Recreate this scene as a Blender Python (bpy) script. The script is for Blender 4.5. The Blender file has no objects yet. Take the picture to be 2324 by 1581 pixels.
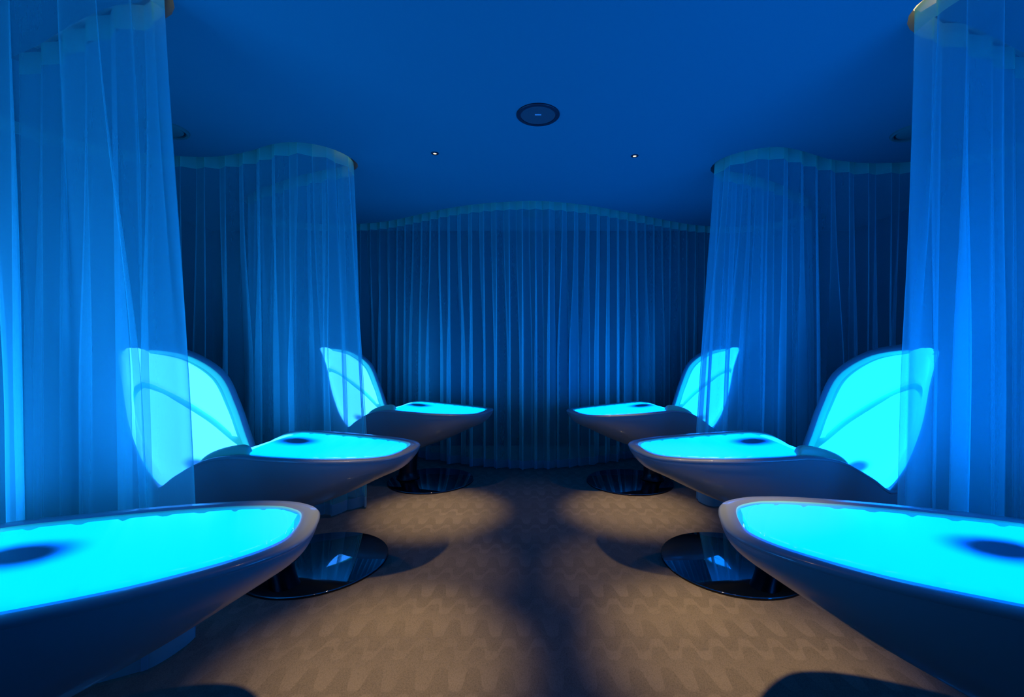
import bpy, bmesh, math, random
from mathutils import Vector, Matrix
from mathutils.geometry import tessellate_polygon
PI = math.pi
random.seed(4)
S = bpy.context.scene
COL = S.collection
CEIL = 3.036          # ceiling height
# ------------------------------------------------------------------ helpers
def mesh(name, verts, faces, mat=None, parent=None, smooth=True, mats=None, fmat=None):
    me = bpy.data.meshes.new(name)
    me.from_pydata([tuple(v) for v in verts], [], faces)
    me.validate(); me.update()
    if smooth:
        me.polygons.foreach_set('use_smooth', [True] * len(me.polygons))
    for m in (mats or ([mat] if mat else [])):
        me.materials.append(m)
    if fmat:
        for p, i in zip(me.polygons, fmat): p.material_index = i
    o = bpy.data.objects.new(name, me)
    COL.objects.link(o)
    if parent: o.parent = parent
    return o
def thing(name, label, cat, loc=(0, 0, 0), rz=0, group=None):
    o = bpy.data.objects.new(name, None); COL.objects.link(o)
    o.empty_display_size = .1
    o.location = loc; o.rotation_euler = (0, 0, rz)
    o['label'] = label; o['category'] = cat
    if group: o['group'] = group
    return o
def struct(o):
    o['kind'] = 'structure'; return o
def recalc(o):
    bm = bmesh.new(); bm.from_mesh(o.data)
    bmesh.ops.remove_doubles(bm, verts=bm.verts, dist=1e-5)
    bmesh.ops.recalc_face_normals(bm, faces=bm.faces)
    bm.to_mesh(o.data); bm.free()
    o.data.polygons.foreach_set('use_smooth', [True] * len(o.data.polygons))
    return o
def lathe(name, prof, mat, parent=None, n=64, off=(0, 0, 0)):
    vs, fs = [], []
    for r, z in prof:
        for i in range(n):
            a = 2 * PI * i / n
            vs.append((off[0] + r * math.cos(a), off[1] + r * math.sin(a), off[2] + z))
    for k in range(len(prof) - 1):
        for i in range(n):
            j = (i + 1) % n
            fs.append((k * n + i, k * n + j, (k + 1) * n + j, (k + 1) * n + i))
    o = mesh(name, vs, fs, mat, parent)
    recalc(o)
    try: o.data.set_sharp_from_angle(angle=math.radians(40))
    except Exception: pass
    return o
def interp(tab, x):
    # tab: list of tuples, first item is the key
    if x <= tab[0][0]: return tab[0][1:]
    if x >= tab[-1][0]: return tab[-1][1:]
    for a, b in zip(tab, tab[1:]):
        if a[0] <= x <= b[0]:
            t = (x - a[0]) / (b[0] - a[0])
            return tuple(p + (q - p) * t for p, q in zip(a[1:], b[1:]))
def catmull(P, x, mirror_v=False):
    """P: list of tuples, x in 0..len-1"""
    n = len(P); i = min(int(x), n - 2); t = x - i
    def g(k):
        if k < 0:
            q = P[min(-k, n - 1)]
            return (q[0], -q[1], q[2]) if mirror_v else tuple(2 * a - b for a, b in zip(P[0], P[1]))
        if k >= n:
            q = P[max(2 * (n - 1) - k, 0)]
            return (q[0], -q[1], q[2]) if mirror_v else tuple(2 * a - b for a, b in zip(P[-1], P[-2]))
        return P[k]
    p0, p1, p2, p3 = g(i - 1), g(i), g(i + 1), g(i + 2)
    return tuple(.5 * (2 * b + (-a + c) * t + (2 * a - 5 * b + 4 * c - d) * t * t + (-a + 3 * b - 3 * c + d) * t ** 3)
                 for a, b, c, d in zip(p0, p1, p2, p3))
def sstep(a, b, x):
    t = max(0, min(1, (x - a) / (b - a))); return t * t * (3 - 2 * t)
# ------------------------------------------------------------------ materials
def new_mat(name):
    m = bpy.data.materials.new(name); m.use_nodes = True
    nt = m.node_tree; nt.nodes.clear()
    out = nt.nodes.new('ShaderNodeOutputMaterial')
    return m, nt, out
def N(nt, typ, **kw):
    n = nt.nodes.new(typ)
    for k, v in kw.items():
        if k in n.inputs.keys(): n.inputs[k].default_value = v
        else: setattr(n, k, v)
    return n
def math_node(nt, op, a, b=None, clamp=False):
    n = nt.nodes.new('ShaderNodeMath'); n.operation = op; n.use_clamp = clamp
    for i, v in enumerate((a, b)):
        if v is None: continue
        if hasattr(v, 'is_output') or isinstance(v, bpy.types.NodeSocket): nt.links.new(v, n.inputs[i])
        else: n.inputs[i].default_value = v
    return n.outputs[0]
def principled(name, col, rough=.5, metal=0, spec=.5, bump=None, coat=0):
    m, nt, out = new_mat(name)
    b = N(nt, 'ShaderNodeBsdfPrincipled')
    b.inputs['Base Color'].default_value = (*col, 1)
    b.inputs['Roughness'].default_value = rough
    b.inputs['Metallic'].default_value = metal
    b.inputs['Specular IOR Level'].default_value = spec
    b.inputs['Coat Weight'].default_value = coat
    b.inputs['Coat Roughness'].default_value = .08
    if bump:
        tc = N(nt, 'ShaderNodeTexCoord')
        nz = N(nt, 'ShaderNodeTexNoise'); nz.inputs['Scale'].default_value = bump[0]; nz.inputs['Detail'].default_value = 4
        nt.links.new(tc.outputs['Object'], nz.inputs['Vector'])
        bp = N(nt, 'ShaderNodeBump'); bp.inputs['Strength'].default_value = bump[1]; bp.inputs['Distance'].default_value = bump[2]
        nt.links.new(nz.outputs['Fac'], bp.inputs['Height']); nt.links.new(bp.outputs['Normal'], b.inputs['Normal'])
    nt.links.new(b.outputs[0], out.inputs[0])
    return m
M = {}
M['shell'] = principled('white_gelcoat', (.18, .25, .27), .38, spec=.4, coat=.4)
M['shell_inner'] = principled('gelcoat_lip', (.25, .78, .36), .4, spec=.3)
M['glass_disc'] = principled('black_mirror_glass', (.24, .27, .30), .03, metal=1)
M['disc_edge'] = principled('black_rubber', (.004, .004, .005), .6)
M['column'] = principled('dark_steel', (.03, .03, .035), .3, metal=.6)
M['pad'] = principled('armrest_vinyl', (.25, .6, .4), .4)
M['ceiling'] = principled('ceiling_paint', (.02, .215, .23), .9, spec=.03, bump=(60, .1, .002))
M['slot'] = principled('recess_cream', (.8, .74, .6), .7)
M['slot_side'] = principled('recess_side', (.10, .16, .2), .8)
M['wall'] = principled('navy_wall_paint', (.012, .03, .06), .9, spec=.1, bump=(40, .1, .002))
M['trim_dark'] = principled('black_trim', (.012, .014, .02), .45)
M['vent'] = principled('vent_paint', (.02, .18, .15), .8, spec=.1)
M['grille'] = principled('speaker_grille', (.04, .07, .07), .7, bump=(900, .4, .001))
M['plate'] = principled('chrome_plate', (.85, .9, .9), .25, metal=.0)
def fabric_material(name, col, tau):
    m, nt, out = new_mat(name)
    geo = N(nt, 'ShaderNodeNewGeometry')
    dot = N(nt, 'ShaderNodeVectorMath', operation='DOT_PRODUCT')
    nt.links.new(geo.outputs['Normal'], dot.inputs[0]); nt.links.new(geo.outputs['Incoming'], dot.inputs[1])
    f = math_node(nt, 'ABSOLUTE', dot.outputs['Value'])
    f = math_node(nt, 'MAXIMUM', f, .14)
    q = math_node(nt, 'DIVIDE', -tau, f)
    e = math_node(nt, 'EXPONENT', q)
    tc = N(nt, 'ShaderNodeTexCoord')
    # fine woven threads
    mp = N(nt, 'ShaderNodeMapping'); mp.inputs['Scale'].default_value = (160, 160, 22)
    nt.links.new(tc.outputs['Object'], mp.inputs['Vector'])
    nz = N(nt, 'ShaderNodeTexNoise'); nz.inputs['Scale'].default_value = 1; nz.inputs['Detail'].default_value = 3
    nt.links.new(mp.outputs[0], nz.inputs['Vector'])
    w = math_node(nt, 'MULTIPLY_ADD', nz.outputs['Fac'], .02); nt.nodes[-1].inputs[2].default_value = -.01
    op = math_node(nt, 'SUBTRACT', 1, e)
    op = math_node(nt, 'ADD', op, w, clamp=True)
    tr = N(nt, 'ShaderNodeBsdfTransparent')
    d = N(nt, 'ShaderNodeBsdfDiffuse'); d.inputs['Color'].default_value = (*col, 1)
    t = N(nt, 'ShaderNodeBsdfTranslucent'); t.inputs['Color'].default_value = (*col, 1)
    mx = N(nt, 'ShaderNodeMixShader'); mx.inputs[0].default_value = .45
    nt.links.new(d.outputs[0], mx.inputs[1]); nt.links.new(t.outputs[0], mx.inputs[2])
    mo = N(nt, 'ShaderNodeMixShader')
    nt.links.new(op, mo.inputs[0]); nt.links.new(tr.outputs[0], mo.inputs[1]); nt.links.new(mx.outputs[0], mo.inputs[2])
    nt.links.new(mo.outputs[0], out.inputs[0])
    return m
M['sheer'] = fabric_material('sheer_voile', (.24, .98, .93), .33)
M['sheer_blue_lit'] = fabric_material('sheer_voile_blue_lit', (.20, .95, .97), .33)  # same voile as on the left, the bluer light put into its tint
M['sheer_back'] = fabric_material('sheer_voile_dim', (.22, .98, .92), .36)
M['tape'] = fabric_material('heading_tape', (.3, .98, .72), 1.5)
def glow_material(name, rgb, strength, spots, edge=.8):
    """light giving gel cushion: shade of supports under the gel, painted as soft ovals of dimmer emission"""
    m, nt, out = new_mat(name)
    tc = N(nt, 'ShaderNodeTexCoord')
    sep = N(nt, 'ShaderNodeSeparateXYZ'); nt.links.new(tc.outputs['Object'], sep.inputs[0])
    fac = None
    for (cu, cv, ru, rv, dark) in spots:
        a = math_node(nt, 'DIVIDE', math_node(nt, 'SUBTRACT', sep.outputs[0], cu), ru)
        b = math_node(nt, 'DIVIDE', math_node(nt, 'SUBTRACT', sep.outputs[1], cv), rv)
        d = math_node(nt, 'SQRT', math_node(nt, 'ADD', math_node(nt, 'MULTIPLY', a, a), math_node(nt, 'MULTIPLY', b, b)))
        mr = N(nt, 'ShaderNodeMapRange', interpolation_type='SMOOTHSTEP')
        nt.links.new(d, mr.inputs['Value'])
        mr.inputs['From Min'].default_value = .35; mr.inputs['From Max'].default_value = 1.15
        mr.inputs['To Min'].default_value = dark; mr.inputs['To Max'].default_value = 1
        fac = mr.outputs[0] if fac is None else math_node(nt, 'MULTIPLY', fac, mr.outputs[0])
    at = N(nt, 'ShaderNodeAttribute', attribute_name='edge')
    ef = math_node(nt, 'MULTIPLY_ADD', at.outputs['Fac'], edge - 1); nt.nodes[-1].inputs[2].default_value = 1
    fac = ef if fac is None else math_node(nt, 'MULTIPLY', fac, ef)
    st = math_node(nt, 'MULTIPLY', fac, strength)
    b = N(nt, 'ShaderNodeBsdfPrincipled')
    b.inputs['Base Color'].default_value = (.03, .06, .1, 1)
    b.inputs['Roughness'].default_value = .35
    b.inputs['Emission Color'].default_value = (*rgb, 1)
    nt.links.new(st, b.inputs['Emission Strength'])
    nt.links.new(b.outputs[0], out.inputs[0])
    return m
SPOT_LEG = [(.80, 0, .155, .13, .006)]  # support shade painted into the emission as a soft dark oval
SPOT_SEAT = [(1.47, 0, .07, .10, .1)]  # same kind of painted shade, at the seat
GLOW = {'left': ((0, .88, 5.2), (.14, 1.55, 6.2)), 'right': ((0, .86, 6.2), (.02, 1.5, 7.6))}
for side, (leg, back) in GLOW.items():
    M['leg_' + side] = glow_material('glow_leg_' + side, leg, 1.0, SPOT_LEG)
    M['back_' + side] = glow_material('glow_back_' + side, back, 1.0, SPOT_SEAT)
    M['head_' + side] = glow_material('glow_head_' + side, back, 1.0, [])
    # glow of the foreground loungers' out-of-view head ends, boosted to light the curtains
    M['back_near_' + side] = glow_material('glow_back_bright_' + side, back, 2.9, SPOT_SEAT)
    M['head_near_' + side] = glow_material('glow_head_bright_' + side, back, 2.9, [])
# woven carpet with serpentine loop rows
def carpet():
    m, nt, out = new_mat('loop_carpet')
    tc = N(nt, 'ShaderNodeTexCoord'); sep = N(nt, 'ShaderNodeSeparateXYZ')
    nz0 = N(nt, 'ShaderNodeTexNoise'); nz0.inputs['Scale'].default_value = 2.2; nz0.inputs['Detail'].default_value = 2
    nt.links.new(tc.outputs['Object'], nz0.inputs['Vector'])
    nt.links.new(tc.outputs['Object'], sep.inputs[0])
    x, y = sep.outputs[0], sep.outputs[1]
    def serp(period, row, phase, ampl, width, lean):
        yy = math_node(nt, 'DIVIDE', y, row); yy = math_node(nt, 'ADD', yy, phase)
        fr = math_node(nt, 'FRACT', yy)
        c = math_node(nt, 'SUBTRACT', fr, .5)            # -.5...5 across a row
        xs = math_node(nt, 'ADD', x, math_node(nt, 'MULTIPLY', c, lean))
        sn = math_node(nt, 'SINE', math_node(nt, 'MULTIPLY', xs, 2 * PI / period))
        sq = math_node(nt, 'TANH', math_node(nt, 'MULTIPLY', sn, 2.4))
        d = math_node(nt, 'SUBTRACT', c, math_node(nt, 'MULTIPLY', sq, ampl))
        return d, c
    d1, c1 = serp(.139, .34, .0, .2, .1, .02)
    mr1 = N(nt, 'ShaderNodeMapRange'); nt.links.new(d1, mr1.inputs['Value'])
    mr1.inputs['From Min'].default_value = -.02; mr1.inputs['From Max'].default_value = .02
    d2, c2 = serp(.139, .34, .45, .13, .1, -.03)
    ab = math_node(nt, 'ABSOLUTE', d2)
    mr2 = N(nt, 'ShaderNodeMapRange'); nt.links.new(ab, mr2.inputs['Value'])
    mr2.inputs['From Min'].default_value = .07; mr2.inputs['From Max'].default_value = .1
    mr2.inputs['To Min'].default_value = 1; mr2.inputs['To Max'].default_value = 0
    ramp = math_node(nt, 'SUBTRACT', 1, math_node(nt, 'ADD', math_node(nt, 'MULTIPLY', c1, 2), 0))
    ramp = math_node(nt, 'MINIMUM', ramp, 1)
    pat = math_node(nt, 'ADD', math_node(nt, 'MULTIPLY', math_node(nt, 'MULTIPLY', mr1.outputs[0], ramp), .72), math_node(nt, 'MULTIPLY', mr2.outputs[0], .6))
    # pattern fades in and out across the woven repeat
    md = N(nt, 'ShaderNodeMapRange'); nt.links.new(nz0.outputs['Fac'], md.inputs['Value'])
    md.inputs['From Min'].default_value = .35; md.inputs['From Max'].default_value = .65
    md.inputs['To Min'].default_value = .35
    pat = math_node(nt, 'MULTIPLY', pat, md.outputs[0])
    # fine weave
    wv = N(nt, 'ShaderNodeTexVoronoi'); wv.inputs['Scale'].default_value = 210
    mp = N(nt, 'ShaderNodeMapping'); mp.inputs['Scale'].default_value = (1, .62, 1)
    nt.links.new(tc.outputs['Object'], mp.inputs['Vector']); nt.links.new(mp.outputs[0], wv.inputs['Vector'])
    nf = N(nt, 'ShaderNodeTexNoise'); nf.inputs['Scale'].default_value = 320; nt.links.new(tc.outputs['Object'], nf.inputs['Vector'])
    v = math_node(nt, 'ADD', math_node(nt, 'MULTIPLY', pat, .24), .7)
    v = math_node(nt, 'ADD', v, math_node(nt, 'MULTIPLY', math_node(nt, 'SUBTRACT', nf.outputs['Fac'], .5), .45))
    v = math_node(nt, 'SUBTRACT', v, math_node(nt, 'MULTIPLY', wv.outputs['Distance'], .22))
    mc = N(nt, 'ShaderNodeVectorMath', operation='SCALE'); mc.inputs[0].default_value = (.30, .29, .235)
    nt.links.new(v, mc.inputs['Scale'])
    b = N(nt, 'ShaderNodeBsdfPrincipled'); b.inputs['Roughness'].default_value = .95
    b.inputs['Specular IOR Level'].default_value = .1
    nt.links.new(mc.outputs[0], b.inputs['Base Color'])
    bp = N(nt, 'ShaderNodeBump'); bp.inputs['Strength'].default_value = .5; bp.inputs['Distance'].default_value = .003
    nt.links.new(v, bp.inputs['Height']); nt.links.new(bp.outputs[0], b.inputs['Normal'])
    nt.links.new(b.outputs[0], out.inputs[0])
    return m
M['carpet'] = carpet()
def emit(name, rgb, s):
    m, nt, out = new_mat(name)
    e = N(nt, 'ShaderNodeEmission'); e.inputs[0].default_value = (*rgb, 1); e.inputs[1].default_value = s
    nt.links.new(e.outputs[0], out.inputs[0]); return m
M['bulb'] = emit('warm_bulb', (1, .72, .36), 6)
M['cove'] = emit('warm_led', (1, .72, .36), 1.4)

# ------------------------------------------------------------------ curtain tracks (plan view)
def plan(pts, step=.008):
    """smooth curve through the points, resampled evenly; returns list of (x, y, s)"""
    P = [(a, b, 0) for a, b in pts]; raw = []
    for i in range(len(P) - 1):
        for k in range(24):
            raw.append(catmull(P, i + k / 24)[:2])
    raw.append(P[-1][:2])
    L = [0]
    for a, b in zip(raw, raw[1:]): L.append(L[-1] + math.dist(a, b))
    n = int(L[-1] / step); out = []; j = 0
    for i in range(n + 1):
        s = L[-1] * i / n
        while j < len(L) - 2 and L[j + 1] < s: j += 1
        t = (s - L[j]) / max(1e-9, L[j + 1] - L[j])
        out.append((raw[j][0] + (raw[j + 1][0] - raw[j][0]) * t, raw[j][1] + (raw[j + 1][1] - raw[j][1]) * t, s))
    return out
T_LN = [(-3.2, .3), (-3.4, .9), (-3.1, 1.35), (-2.6, 1.6), (-2.2, 1.70), (-1.96, 1.76), (-1.81, 1.85), (-1.735, 1.96), (-1.735, 2.07), (-1.83, 2.16), (-2.0, 2.19), (-2.22, 2.27), (-2.45, 2.37), (-2.65, 2.46), (-2.93, 2.57)]
T_LF = [(-3.7, 2.75), (-3.8, 3.2), (-3.6, 3.6), (-3.28, 3.8), (-3.0, 3.875), (-2.75, 3.885), (-2.53, 3.84), (-2.3, 3.755), (-2.1, 3.655), (-1.92, 3.61), (-1.78, 3.64), (-1.68, 3.72), (-1.62, 3.85), (-1.61, 3.99), (-1.69, 4.09), (-1.88, 4.16), (-2.2, 4.31), (-2.5, 4.48), (-2.85, 4.7), (-3.2, 5.0)]
T_BK = [(-3.2, 5.0), (-3.42, 5.4), (-3.25, 5.8), (-2.8, 6.0), (-2.3, 5.98), (-1.83, 5.84), (-1.37, 5.56), (-.92, 5.29), (-.48, 5.12), (0, 5.05), (.36, 5.10), (.79, 5.27), (1.31, 5.56), (1.91, 5.9), (2.36, 6.08), (2.85, 6.1), (3.3, 5.85), (3.42, 5.4), (3.12, 5.0)]
T_RF = [(3.12, 5.0), (2.75, 4.72), (2.4, 4.47), (2.05, 4.28), (1.82, 4.19), (1.72, 4.1), (1.70, 3.95), (1.76, 3.82), (1.87, 3.74), (1.97, 3.70), (2.1, 3.71), (2.3, 3.79), (2.57, 3.92), (2.83, 3.99), (3.04, 4.02), (3.22, 4.01), (3.45, 3.97), (3.8, 3.8), (4.02, 3.4), (3.95, 2.9)]
T_RN = [(3.2, 2.75), (2.9, 2.6), (2.62, 2.48), (2.4, 2.39), (2.2, 2.31), (2.03, 2.27), (1.93, 2.19), (1.91, 2.08), (1.99, 1.96), (2.15, 1.87), (2.4, 1.80), (2.8, 1.66), (3.2, 1.4), (3.45, .9), (3.3, .3)]
def offset_line(pl, d):
    out = []
    for i, p in enumerate(pl):
        a = pl[max(0, i - 1)]; b = pl[min(len(pl) - 1, i + 1)]
        tx, ty = b[0] - a[0], b[1] - a[1]; l = math.hypot(tx, ty) or 1
        out.append((p[0] - ty / l * d, p[1] + tx / l * d))
    return out
# ------------------------------------------------------------------ room
X0, X1, Y0, Y1 = -4.5, 4.5, -1.8, 6.28
floor = struct(mesh('floor', [(X0, Y0, 0), (X1, Y0, 0), (X1, Y1, 0), (X0, Y1, 0)], [(0, 1, 2, 3)], M['carpet'], smooth=False))
def wall(name, a, b):
    n = Vector((b[1] - a[1], a[0] - b[0], 0)).normalized() * .1
    v = [(*a, 0), (*b, 0), (*b, CEIL + .2), (*a, CEIL + .2)]
    w = [tuple(Vector(p) + n) for p in v]
    struct(mesh(name, v + w, [(0, 1, 2, 3), (7, 6, 5, 4), (0, 4, 5, 1), (1, 5, 6, 2), (2, 6, 7, 3), (3, 7, 4, 0)], M['wall'], smooth=False))
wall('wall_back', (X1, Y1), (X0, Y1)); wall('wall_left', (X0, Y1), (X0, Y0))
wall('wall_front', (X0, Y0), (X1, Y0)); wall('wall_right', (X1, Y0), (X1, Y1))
# ceiling with the curtain recess cut into it
W = .055
holes = []
slots = [T_LN, T_LF + T_BK[1:] + T_RF[1:], T_RN]
V, F, FM = [], [], []
outer = [Vector((X0, Y0, 0)), Vector((X1, Y0, 0)), Vector((X1, Y1, 0)), Vector((X0, Y1, 0))]
polys = [outer]
for T in slots:
    pl = plan(T, .05)
    A, B = offset_line(pl, W), offset_line(pl, -W)
    polys.append([Vector((*p, 0)) for p in A] + [Vector((*p, 0)) for p in reversed(B)])
flat = [p for poly in polys for p in poly]
V += [(p.x, p.y, CEIL) for p in flat]
for t in tessellate_polygon(polys): F.append(tuple(t)); FM.append(0)
HT = .12
for poly in polys[1:]:
    n = len(poly); h = n // 2; base = len(V)
    for z in (CEIL, CEIL + HT):
        V += [(p.x, p.y, z) for p in poly]
    for i in range(n):
        j = (i + 1) % n
        F.append((base + i, base + j, base + n + j, base + n + i)); FM.append(2)
    for i in range(h - 1):
        F.append((base + n + i, base + n + i + 1, base + n + n - 2 - i, base + n + n - 1 - i)); FM.append(1)
bw = len(V)
V += [(X0 - .1, Y0 - .1, CEIL + .2), (X1 + .1, Y0 - .1, CEIL + .2), (X1 + .1, Y1 + .1, CEIL + .2), (X0 - .1, Y1 + .1, CEIL + .2)]
F.append((bw, bw + 1, bw + 2, bw + 3)); FM.append(0)
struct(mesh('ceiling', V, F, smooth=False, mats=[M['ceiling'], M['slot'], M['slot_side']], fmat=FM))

# ------------------------------------------------------------------ curtains
def curtain(name, label, T, lam, amp, mat, tip=None, flare=(0, 0), seed=0, rows=26, base=None):
    pl = plan(T, .009)
    rnd = random.Random(seed)
    Ltot = pl[-1][2]
    # irregular lower folds: a slowly drifting phase and amplitude
    ks = [(rnd.uniform(.25, .9), rnd.uniform(0, 6.3), rnd.uniform(.5, 1)) for _ in range(5)]
    def drift(s): return sum(a * math.sin(2 * PI * s * k + p) for k, p, a in ks)
    def drift2(s): return sum(math.sin(2 * PI * s * k * 1.7 + p * 2.3) for k, p, a in ks) / 3
    nrm = offset_line(pl, 1)
    root = thing(name, label, 'curtain', (T[len(T) // 2][0], T[len(T) // 2][1], 0), 0, None)
    ox, oy = root.location[0], root.location[1]
    TOP, BOT = CEIL + .05, .012
    def pt(i, z):
        x, y, s = pl[i]
        nx, ny = nrm[i][0] - x, nrm[i][1] - y
        k = sstep(TOP - .15, 1.1, z)                      # 0 at the heading .. 1 lower down
        dr = drift(s)
        ph = 2 * PI * s / lam
        top = math.sin(ph)
        low = math.sin(ph * .5 + .9 * dr) * .95 + .45 * math.sin(ph + 1.3 * dr) + .12 * math.sin(ph * 2.1 + 3 * dr)
        mid = math.sin(ph + .35 * dr * k)
        kk = k * (.55 + .35 * drift2(s))
        kk = max(0, min(1, kk))
        a = amp * (.75 + .6 * k) * (1 + .35 * k * drift2(s * .8 + 3))
        d = a * (mid * (1 - kk) + low * kk)
        fx = fy = 0
        if tip:
            w = math.exp(-(math.dist((x, y), tip) / .42) ** 2)
            pf = (TOP - z) / (TOP - .65) if z > .65 else 1
            fx, fy = flare[0] * w * pf, flare[1] * w * pf
        # sway along the track so folds lean a little on the way down
        sw = .03 * k * math.sin(s * 3.1 + seed)
        a_, b_ = pl[max(0, i - 1)], pl[min(len(pl) - 1, i + 1)]
        tx, ty = b_[0] - a_[0], b_[1] - a_[1]; l = math.hypot(tx, ty) or 1
        # omega folds: the cloth laps over itself a little
        sw += lam * .2 * (.5 + .7 * k) * (math.sin(2 * (ph + .35 * dr * k)) * (1 - kk) + 1.5 * math.sin(ph + 1.8 * dr) * kk)
        return (x + nx * d + fx + tx / l * sw - ox, y + ny * d + fy + ty / l * sw - oy, z)
    def sheet(nm, z1, z0, m, n):
        vs = [pt(i, z1 + (z0 - z1) * r / n) for r in range(n + 1) for i in range(len(pl))]
        w = len(pl)
        fs = [(r * w + i, r * w + i + 1, (r + 1) * w + i + 1, (r + 1) * w + i) for r in range(n) for i in range(w - 1)]
        return mesh(nm, vs, fs, m, root)
    sheet('sheer_fabric', TOP - .125, BOT + .09, mat, rows)
    sheet('heading_tape', TOP, TOP - .125, M['tape'], 2)
    sheet('hem', BOT + .09, BOT, M['hem'], 1)
    return root
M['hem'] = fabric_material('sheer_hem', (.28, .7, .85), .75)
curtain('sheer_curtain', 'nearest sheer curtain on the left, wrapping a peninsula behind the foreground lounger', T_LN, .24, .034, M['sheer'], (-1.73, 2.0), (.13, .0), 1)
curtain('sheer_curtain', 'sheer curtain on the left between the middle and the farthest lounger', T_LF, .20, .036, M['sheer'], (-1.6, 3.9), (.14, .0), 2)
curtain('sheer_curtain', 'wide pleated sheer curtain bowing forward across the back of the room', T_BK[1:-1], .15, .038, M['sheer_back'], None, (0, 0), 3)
curtain('sheer_curtain', 'sheer curtain on the right between the middle and the farthest lounger', T_RF, .20, .036, M['sheer_blue_lit'], (1.68, 4.0), (-.16, .0), 5)
curtain('sheer_curtain', 'nearest sheer curtain on the right, cut off by the photo edge', T_RN, .24, .034, M['sheer_blue_lit'], (1.9, 2.1), (-.06, .0), 7)

# ------------------------------------------------------------------ lounger
# rim of the shell: (u from toe, half width, height), toe tip to head top
R = [(0.0, 0.0, 0.76), (0.03, 0.133, 0.751), (0.099, 0.24, 0.744), (0.249, 0.324, 0.747), (0.498, 0.385, 0.757), (0.746, 0.403, 0.77), (0.944, 0.401, 0.78), (1.11, 0.409, 0.756), (1.252, 0.427, 0.674), (1.348, 0.448, 0.611), (1.427, 0.478, 0.733), (1.513, 0.483, 0.964), (1.599, 0.437, 1.202), (1.745, 0.321, 1.358), (1.881, 0.168, 1.416), (1.962, 0.0, 1.415)]
NS = len(R) - 1
# line down the middle of the lying surface
C = [(.07, 0, .735), (.09, 0, .733), (.14, 0, .731), (.27, 0, .732), (.5, 0, .742), (.746, 0, .760), (.94, 0, .768), (1.10, 0, .700), (1.26, 0, .60), (1.40, 0, .565), (1.57, 0, .67), (1.71, 0, .87), (1.81, 0, 1.07), (1.87, 0, 1.24), (1.905, 0, 1.345), (1.925, 0, 1.375)]
# keel of the hull
K = [(.012, 0, .72), (.03, 0, .69), (.09, 0, .63), (.22, 0, .57), (.44, 0, .465), (.68, 0, .372), (.88, 0, .30), (1.06, 0, .25), (1.24, 0, .215), (1.42, 0, .21), (1.64, 0, .27), (1.82, 0, .43), (1.94, 0, .68), (2.01, 0, .98), (2.02, 0, 1.22), (1.99, 0, 1.36)]
REF = [(.40, .74)] * 4 + [(.5, .74), (.746, .76), (.94, .77), (1.1, .72), (1.26, .63), (1.38, .58), (1.48, .70), (1.56, .90), (1.62, 1.05)] + [(1.66, 1.12)] * 3
def rim(s): return Vector(catmull(R, s, True))
def rim_in(s, d):
    p = rim(s); q = rim(min(NS, s + .02)) - rim(max(0, s - .02))
    if s < .02 or s > NS - .02: q = Vector((0, 1, 0))
    q.normalize()
    i = min(int(s), NS - 1); t = s - i
    a = Vector((REF[i][0], 0, REF[i][1])).lerp(Vector((REF[i + 1][0], 0, REF[i + 1][1])), t)
    v = a - p; v -= q * v.dot(q)
    if v.length < 1e-6: return p
    return p + v.normalized() * d
def stations(a, b, n, ends=True):
    out = []
    for i in range(n + 1):
        t = i / n
        out.append(a + (b - a) * t)
    return out
SS = []
# dense sampling near the rounded ends
for i in range(0, 9): SS.append((i / 8) ** 2 * 1.0)
x = 1.0
while x < NS - 1.0 - 1e-6: x += .2; SS.append(min(x, NS - 1))
for i in range(7, -1, -1): SS.append(NS - (i / 8) ** 2)
RB = .064       # rim band width
LIP = .085      # where the cushion starts
def inner(s, t, lift=0):
    """point of the dished lying surface, t across -1..1"""
    ri = rim_in(s, LIP)
    ri = ri + drop(s) * .022
    c = Vector(catmull(C, s))
    g = abs(t) ** 2.2
    p = c.lerp(Vector((ri.x, 0, ri.z)), g)
    p.y = ri.y * t
    return p
def drop(s):
    # direction into the shell
    if s < 8: return Vector((0, 0, -1))
    f = sstep(8, 10.5, s)
    return Vector((f * .8, 0, -(1 - f) - f * .35)).normalized()
def grid_mesh(name, rows, mat, parent, attr=None):
    w = len(rows[0]); vs = [p for r in rows for p in r]
    fs = [(r * w + i, r * w + i + 1, (r + 1) * w + i + 1, (r + 1) * w + i) for r in range(len(rows) - 1) for i in range(w - 1)]
    o = mesh(name, vs, fs, mat, parent)
    if attr:
        at = o.data.attributes.new('edge', 'FLOAT', 'POINT')
        at.data.foreach_set('value', [a for r in attr for a in r])
    return o
def subsurf(o, lv=1):
    m = o.modifiers.new('smooth', 'SUBSURF'); m.levels = lv; m.render_levels = lv
def hull(parent):
    rows = []
    TH = [i / 20 for i in range(21)]
    for s in SS:
        r = rim(s); k = Vector(catmull(K, s)); row = []
        for sg in (1, -1):
            th = TH if sg == 1 else TH[::-1][1:]
            for a in th:
                A = a * PI / 2
                f = math.sin(A) ** 1.05
                p = Vector((r.x + (k.x - r.x) * f, sg * r.y * math.cos(A) ** .96, r.z - .018 + (k.z - r.z + .018) * f))
                if s > 11: p.z += .018 * (1 - f) * .6
                row.append(p)
        rows.append(row)
    o = grid_mesh('hull', rows, M['shell'], parent)
    # closed by the inside of the shell so it has thickness
    return recalc(o)
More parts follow.
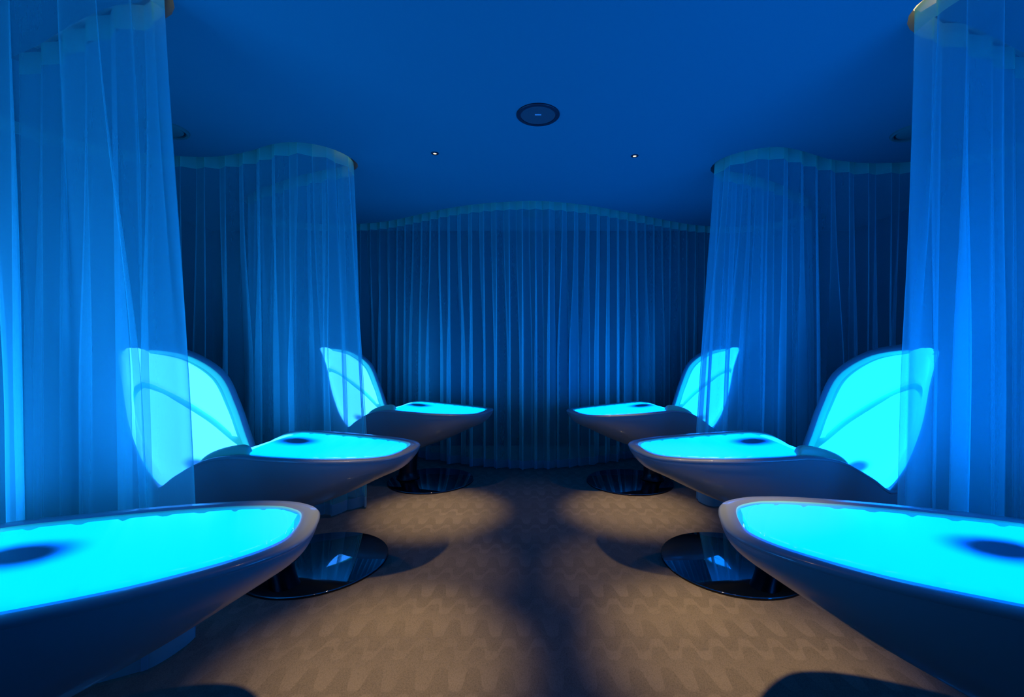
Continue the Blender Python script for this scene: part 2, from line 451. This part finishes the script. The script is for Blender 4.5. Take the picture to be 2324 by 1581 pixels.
def rim_band(parent):
    rows = []
    seq = [(s, 1) for s in SS] + [(s, -1) for s in SS[::-1]]
    for s, sg in seq:
        a = rim(s); b = rim_in(s, RB); dr = drop(s)
        out = (a - b).normalized()
        pts = [a + dr * .018 + out * .000, a + out * .004 + dr * .009, a - out * .004 - dr * .001, a.lerp(b, .5) - dr * .002, b + out * .004 - dr * .001, b - out * .001 + dr * .006, b - out * .004 + dr * .03, b - out * .006 + dr * .055]
        for p in pts: p.y *= sg
        rows.append(pts)
    # merge ends
    o = grid_mesh('rim', rows, M['shell'], parent)
    o.data.materials.append(M['shell_inner'])
    for p in o.data.polygons:
        if p.index % 7 >= 4: p.material_index = 1
    return recalc(o)
def inner_shell(parent):
    rows = []
    for s in SS:
        row = []
        for i in range(-14, 15):
            t = i / 14
            p = inner(s, t) + drop(s) * .03
            row.append(p)
        a = rim_in(s, RB - .004) + drop(s) * .03
        b = Vector((a.x, -a.y, a.z))
        rows.append([b] + row + [a])
    o = grid_mesh('inner_shell', rows, M['shell_inner'], parent)
    return recalc(o)
def lift_n(fn, a, b, h, eps=.02):
    p = fn(a, b)
    du = fn(a + eps, b) - fn(a - eps, b); dv = fn(a, b + eps) - fn(a, b - eps)
    n = du.cross(dv)
    if n.length < 1e-9: return p
    n.normalize()
    if n.z < 0 or (abs(n.z) < .25 and n.x > 0): n = -n
    return p + n * h
S_CR = 6.15     # knee crest
def leg_cushion(parent, mat):
    rows, att = [], []
    ss = [x for x in SS if x < S_CR and x > 0.0] + [S_CR]
    ss = [0.0005] + ss
    fine = []
    for a, b in zip(ss, ss[1:]):
        m = 3 if a > 1 else 2
        for k in range(m): fine.append(a + (b - a) * k / m)
    fine.append(ss[-1])
    # arc length along the rim for the stitched notches
    L = 0; prev = rim(0)
    tt = []
    for i in range(-40, 41):
        t = i / 40; tt.append(math.copysign(1 - (1 - abs(t)) ** 1.6, t))
    for s in fine:
        r = rim(s); L += (r - prev).length; prev = r
        ph = (L % .125) / .125
        notch = math.exp(-((ph - .5) / .075) ** 2)
        row, ar = [], []
        for t in tt:
            at = abs(t)
            e = sstep(.90, 1.0, at)
            h = .022 * (1 - e ** 2)
            n2 = notch * sstep(.8, .97, at)
            h -= .010 * n2
            tl = t * (1 - .035 * n2)
            # faint cross seams
            p = inner(s, tl); p = p + Vector((0, 0, 1)) * (h - .002 * notch * (1 - e))
            if s >= S_CR - .25: p.z -= .02 * ((s - S_CR + .25) / .25) ** 2
            row.append(p); ar.append(min(1, sstep(.93, .985, at) + n2 * .5))
        rows.append(row); att.append(ar)
    return grid_mesh('leg_cushion', rows, mat, parent, att)
S_TIP, S_PK = 9.2, 12.3       # where the back cushion starts to narrow, and its peak
def arch(s):
    if s <= S_TIP: return .985
    q = (s - S_TIP) / (S_PK - S_TIP)
    return .985 * max(0, 1 - q ** 1.25) ** .62
def back_cushion(parent, mat):
    rows, att = [], []
    ss = [S_CR + (S_TIP - S_CR) * i / 22 for i in range(23)] + [S_TIP + (S_PK - S_TIP) * (1 - (1 - i / 26) ** 1.8) for i in range(1, 27)]
    for s in ss:
        T = arch(s); row, ar = [], []
        for i in range(-24, 25):
            t = i / 24; t = math.copysign(1 - (1 - abs(t)) ** 1.5, t)
            e = sstep(.90, 1, abs(t)); e2 = sstep(S_PK - .45, S_PK, s)
            h = .024 * (1 - e ** 2) * (1 - .9 * e2 ** 2)
            h += .0018 * math.sin(s * 16) * sstep(9, 10, s) * (1 - e)
            if s < S_CR + .3: h -= .02 * ((S_CR + .3 - s) / .3) ** 2
            p = lift_n(inner, s, t * T, h)
            row.append(p); ar.append(max(sstep(.95, .995, abs(t)), sstep(S_PK - .08, S_PK, s)))
        rows.append(row); att.append(ar)
    return grid_mesh('back_cushion', rows, mat, parent, att)
def head_cushion(parent, mat):
    rows, att = [], []
    QN = 60; SQ = 10.05
    top = NS - .02
    for a in range(-QN, QN + 1):
        q = a / QN; aq = abs(q); sg = 1 if q >= 0 else -1
        so = top - (top - SQ) * aq ** 1.7
        to = .965
        # inner boundary follows the arch of the back cushion with a gap
        si = (S_PK + .28) - (S_PK + .28 - SQ - .1) * aq ** 1.25
        Ti = min(.90, (arch(si - .22) + .035) if si - .22 < S_PK else 0)
        if aq < .12: Ti = Ti * (aq / .12) if Ti > 0 else 0
        po = (so, to * sg); pi_ = (si, Ti * sg)
        row, ar = [], []
        n = 20
        for i in range(n + 1):
            t = i / n; t = .5 - .5 * math.cos(PI * t)
            # work with real lateral distance so the shape stays smooth near the top
            yo = inner(po[0], po[1]).y; yi = inner(pi_[0], pi_[1]).y
            s = pi_[0] + (po[0] - pi_[0]) * t; y = yi + (yo - yi) * t
            wmax = inner(min(s, top), 1).y
            tt = max(-.975, min(.975, y / wmax if wmax > 1e-6 else 0))
            d = min(t, 1 - t) * 2
            tipf = sstep(0, .10, 1 - aq)
            h = .030 * (1 - (1 - min(1, d * 3.0)) ** 2) * tipf + .002
            row.append(lift_n(inner, min(s, top), tt, h)); ar.append(1 - sstep(.03, .14, d * tipf))
        rows.append(row); att.append(ar)
    return grid_mesh('head_cushion', rows, mat, parent, att)
def armrest(parent, sg):
    # padded control arm lying along the inside of the rim, just behind the knee crest
    rows = []
    n = 26
    for i in range(n + 1):
        q = i / n; s = 5.75 + 1.85 * q
        r = rim(s); r = Vector((r.x, r.y - .105, r.z))
        endr = math.sqrt(max(0, 1 - (2 * q - 1) ** 8))
        hh = (.086 - .026 * q) * endr; ww = .032 * (.55 + .45 * endr)
        row = []
        for k in range(17):
            a = PI * k / 16
            yy = math.copysign(abs(math.cos(a)) ** .55, math.cos(a)) * ww
            zz = abs(math.sin(a)) ** .55 * hh
            row.append(Vector((r.x, sg * (r.y + yy), r.z - .035 + zz)))
        row = [Vector((r.x, sg * (r.y + ww), r.z - .07))] + row + [Vector((r.x, sg * (r.y - ww), r.z - .07))]
        rows.append(row)
    o = grid_mesh('armrest', rows, M['pad'], parent)
    recalc(o)
    return o
# build one of each part, then share the meshes between the six loungers
def build_parts(root, side):
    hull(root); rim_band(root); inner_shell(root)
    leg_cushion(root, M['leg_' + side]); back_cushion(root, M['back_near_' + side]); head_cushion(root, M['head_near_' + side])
    armrest(root, 1 if side == 'left' else -1)
    DU = .68
    col = lathe('pedestal', [(.0, .30), (.11, .30), (.095, .2), (.09, .1), (.10, .04), (.12, .02), (0, .02)], M['column'], root, 48, (DU + .24, 0, 0))
    d = lathe('base_disc', [(0, .016), (.43, .016), (.436, .014), (.438, .011)], M['glass_disc'], root, 128, (DU - .02, 0, 0))
    e = lathe('disc_edge', [(.438, .011), (.438, .001), (0, .001)], M['disc_edge'], root, 128, (DU - .02, 0, 0))
    e.parent = d
def place(label, x, y, yaw, side, first=None):
    a = math.radians(yaw)
    rz = (PI + a) if side == 'left' else -a
    root = thing('glowing_lounger', label, 'lounger', (x, y, 0), rz, None)
    if first is None:
        build_parts(root, side)
        for ch in root.children:            # these two stand with the foot further under the head end
            if ch.name.startswith(('base_disc', 'pedestal')): ch.location.x = .26
    else:
        for ch in list(first.children):
            c = ch.copy(); COL.objects.link(c); c.parent = root; c.location.x = 0
            for kind in ('back', 'head'):
                if c.name.startswith(kind + '_cushion'):
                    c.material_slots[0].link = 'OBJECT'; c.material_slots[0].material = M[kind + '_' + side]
            for g in ch.children:
                d = g.copy(); COL.objects.link(d); d.parent = c
    return root
A = place('foreground lounger at lower left, head end cut off by the photo edge', -.831, 1.739, 32.6, 'left')
place('middle lounger of the left row, winged head end partly behind sheer curtain', -.725, 2.858, -2.4, 'left', A)
place('farthest lounger of the left row, small, by the back curtain', -.391, 4.51, -11.0, 'left', A)
B = place('foreground lounger at lower right, head end cut off by the photo edge', .772, 1.803, 34.8, 'right')
place('middle lounger of the right row, winged head end open beside the curtain', .642, 2.892, .8, 'right', B)
place('farthest lounger of the right row, small, by the back curtain', .375, 4.45, -12.5, 'right', B)

# ------------------------------------------------------------------ ceiling fittings
def speaker(x, y):
    t = thing('ceiling_speaker', 'round ceiling speaker with dark trim ring above the aisle', 'speaker', (x, y, CEIL))
    lathe('trim_ring', [(.122, -.004), (.124, -.010), (.148, -.010), (.152, -.006), (.152, 0)], M['trim_dark'], t, 96)
    lathe('grille', [(0, -.006), (.123, -.006)], M['grille'], t, 96)
    vs = [(a, b, c) for c in (-.006, -.010) for a, b in ((-.022, -.018), (.022, -.018), (.022, -.011), (-.022, -.011))]
    mesh('badge', vs, [(0, 1, 2, 3), (7, 6, 5, 4), (0, 4, 5, 1), (1, 5, 6, 2), (2, 6, 7, 3), (3, 7, 4, 0)], M['plate'], t, smooth=False)
speaker(.052, 3.134)
def vent(x, y, label):
    t = thing('ceiling_vent', label, 'vent', (x, y, CEIL), 0)
    lathe('rim_ring', [(.128, -.001), (.130, -.012), (.140, -.018), (.152, -.012), (.156, 0)], M['vent'], t, 72)
    lathe('cover_disc', [(0, -.008), (.112, -.008), (.117, -.004), (.118, 0)], M['vent'], t, 72)
    lathe('shadow_gap', [(.117, -.0015), (.129, -.0015)], M['trim_dark'], t, 72)
vent(-2.755, 3.34, 'round ceiling vent half hidden behind the nearest curtain on the left')
vent(2.93, 3.38, 'round ceiling vent half hidden behind the nearest curtain on the right')
vent(.05, 5.46, 'round ceiling vent seen faintly through the top of the back curtain')
def downlight(x, y, label, power, aim=(0, 0), cone=27, spill=.05):
    t = thing('downlight', label, 'light', (x, y, CEIL), 0)
    lathe('trim_ring', [(.014, -.001), (.0145, -.005), (.029, -.005), (.032, -.003), (.032, 0)], M['trim_dark'], t, 48)
    lathe('bulb', [(0, -.0035), (.010, -.0035), (.014, -.0015)], M['bulb'], t, 32)
    ld = bpy.data.lights.new('downlight_beam', 'SPOT'); ld.energy = power; ld.color = (1, .60, .27)
    ld.spot_size = math.radians(cone); ld.spot_blend = 1; ld.shadow_soft_size = .04
    l2 = ld.copy(); l2.energy = power * spill; l2.spot_size = math.radians(50)
    ls = bpy.data.objects.new('downlight_spill', l2); COL.objects.link(ls); ls.parent = t; ls.location = (0, 0, -.02)
    lo = bpy.data.objects.new('downlight_beam', ld); COL.objects.link(lo); lo.parent = t; lo.location = (0, 0, -.02)
    lo.rotation_euler = ls.rotation_euler = Vector((aim[0], aim[1], -CEIL)).to_track_quat('-Z', 'Y').to_euler()
DL = 350
downlight(-.811, 3.76, 'small warm downlight in the ceiling left of the speaker', DL)
downlight(.893, 3.81, 'small warm downlight in the ceiling right of the speaker', DL)
downlight(-.45, 2.05, 'inner warm downlight of the left pair, above the frame', DL, (-.22, -.12), 30, .03)
downlight(.45, 2.05, 'inner warm downlight of the right pair, above the frame', DL, (.50, .02), 30, .03)
downlight(-1.15, 2.05, 'outer warm downlight of the left pair, above the frame', 120, (.45, .68), 26, .01)
downlight(1.15, 2.05, 'outer warm downlight of the right pair, above the frame', 120, (-.45, .68), 26, .01)
# warm LED strips tucked in the curtain recess round the peninsula tips
def cove(T, a, b, label):
    pl = [p for p in plan(T, .03)]
    i0, i1 = int(a * len(pl)), int(b * len(pl)); pl = pl[i0:i1]
    A_, B_ = offset_line(pl, .055), offset_line(pl, -.055)
    vs = [(*p, CEIL + HT - .006) for p in A_] + [(*p, CEIL + HT - .006) for p in B_] + [(*p, CEIL + HT - .001) for p in A_] + [(*p, CEIL + HT - .001) for p in B_]
    n = len(A_)
    fs = [(i, i + 1, n + i + 1, n + i) for i in range(n - 1)] + [(i, i + 1, 2 * n + i + 1, 2 * n + i) for i in range(n - 1)] + [(n + i, n + i + 1, 3 * n + i + 1, 3 * n + i) for i in range(n - 1)]
    o = mesh('recess_light', vs, fs, M['cove'], None, smooth=False)
    o['label'] = label; o['category'] = 'light'
def frac(T, p):
    pl = plan(T, .03); k = min(range(len(pl)), key=lambda i: math.dist(pl[i][:2], p)); return k / len(pl), len(pl) * .03
def cove_at(T, p, half, label):
    f, L = frac(T, p); cove(T, max(0, f - half / L), min(1, f + half / L), label)
cove_at(T_LN, (-1.735, 2.05), .16, 'cream lit recess at the tip of the nearest left curtain')
cove_at(T_LF, (-1.62, 3.92), .12, 'cream lit recess at the tip of the left curtain by the far lounger')
cove_at(T_RN, (1.92, 2.13), .2, 'cream lit recess at the tip of the nearest right curtain')

# ------------------------------------------------------------------ camera, world, view
cam = bpy.data.cameras.new('camera'); co = bpy.data.objects.new('camera', cam); COL.objects.link(co)
cam.sensor_width = 36; cam.lens = 1007.6 / 2324 * 36
cam.shift_x = -(1204.3 - 1162) / 2324; cam.shift_y = (786 - 790.5) / 2324
cam.clip_start = .02
co.location = (0, 0, 1.4); co.rotation_euler = (PI / 2, 0, 0)
S.camera = co
w = bpy.data.worlds.new('world'); S.world = w; w.use_nodes = True
w.node_tree.nodes['Background'].inputs[0].default_value = (0, .05, .2, 1)
w.node_tree.nodes['Background'].inputs[1].default_value = .02
S.view_settings.view_transform = 'Standard'; S.view_settings.look = 'None'
S.view_settings.gamma = 1; S.view_settings.use_curve_mapping = False
S.view_settings.exposure = 0
S.cycles.transparent_max_bounces = 32
S.cycles.max_bounces = 8
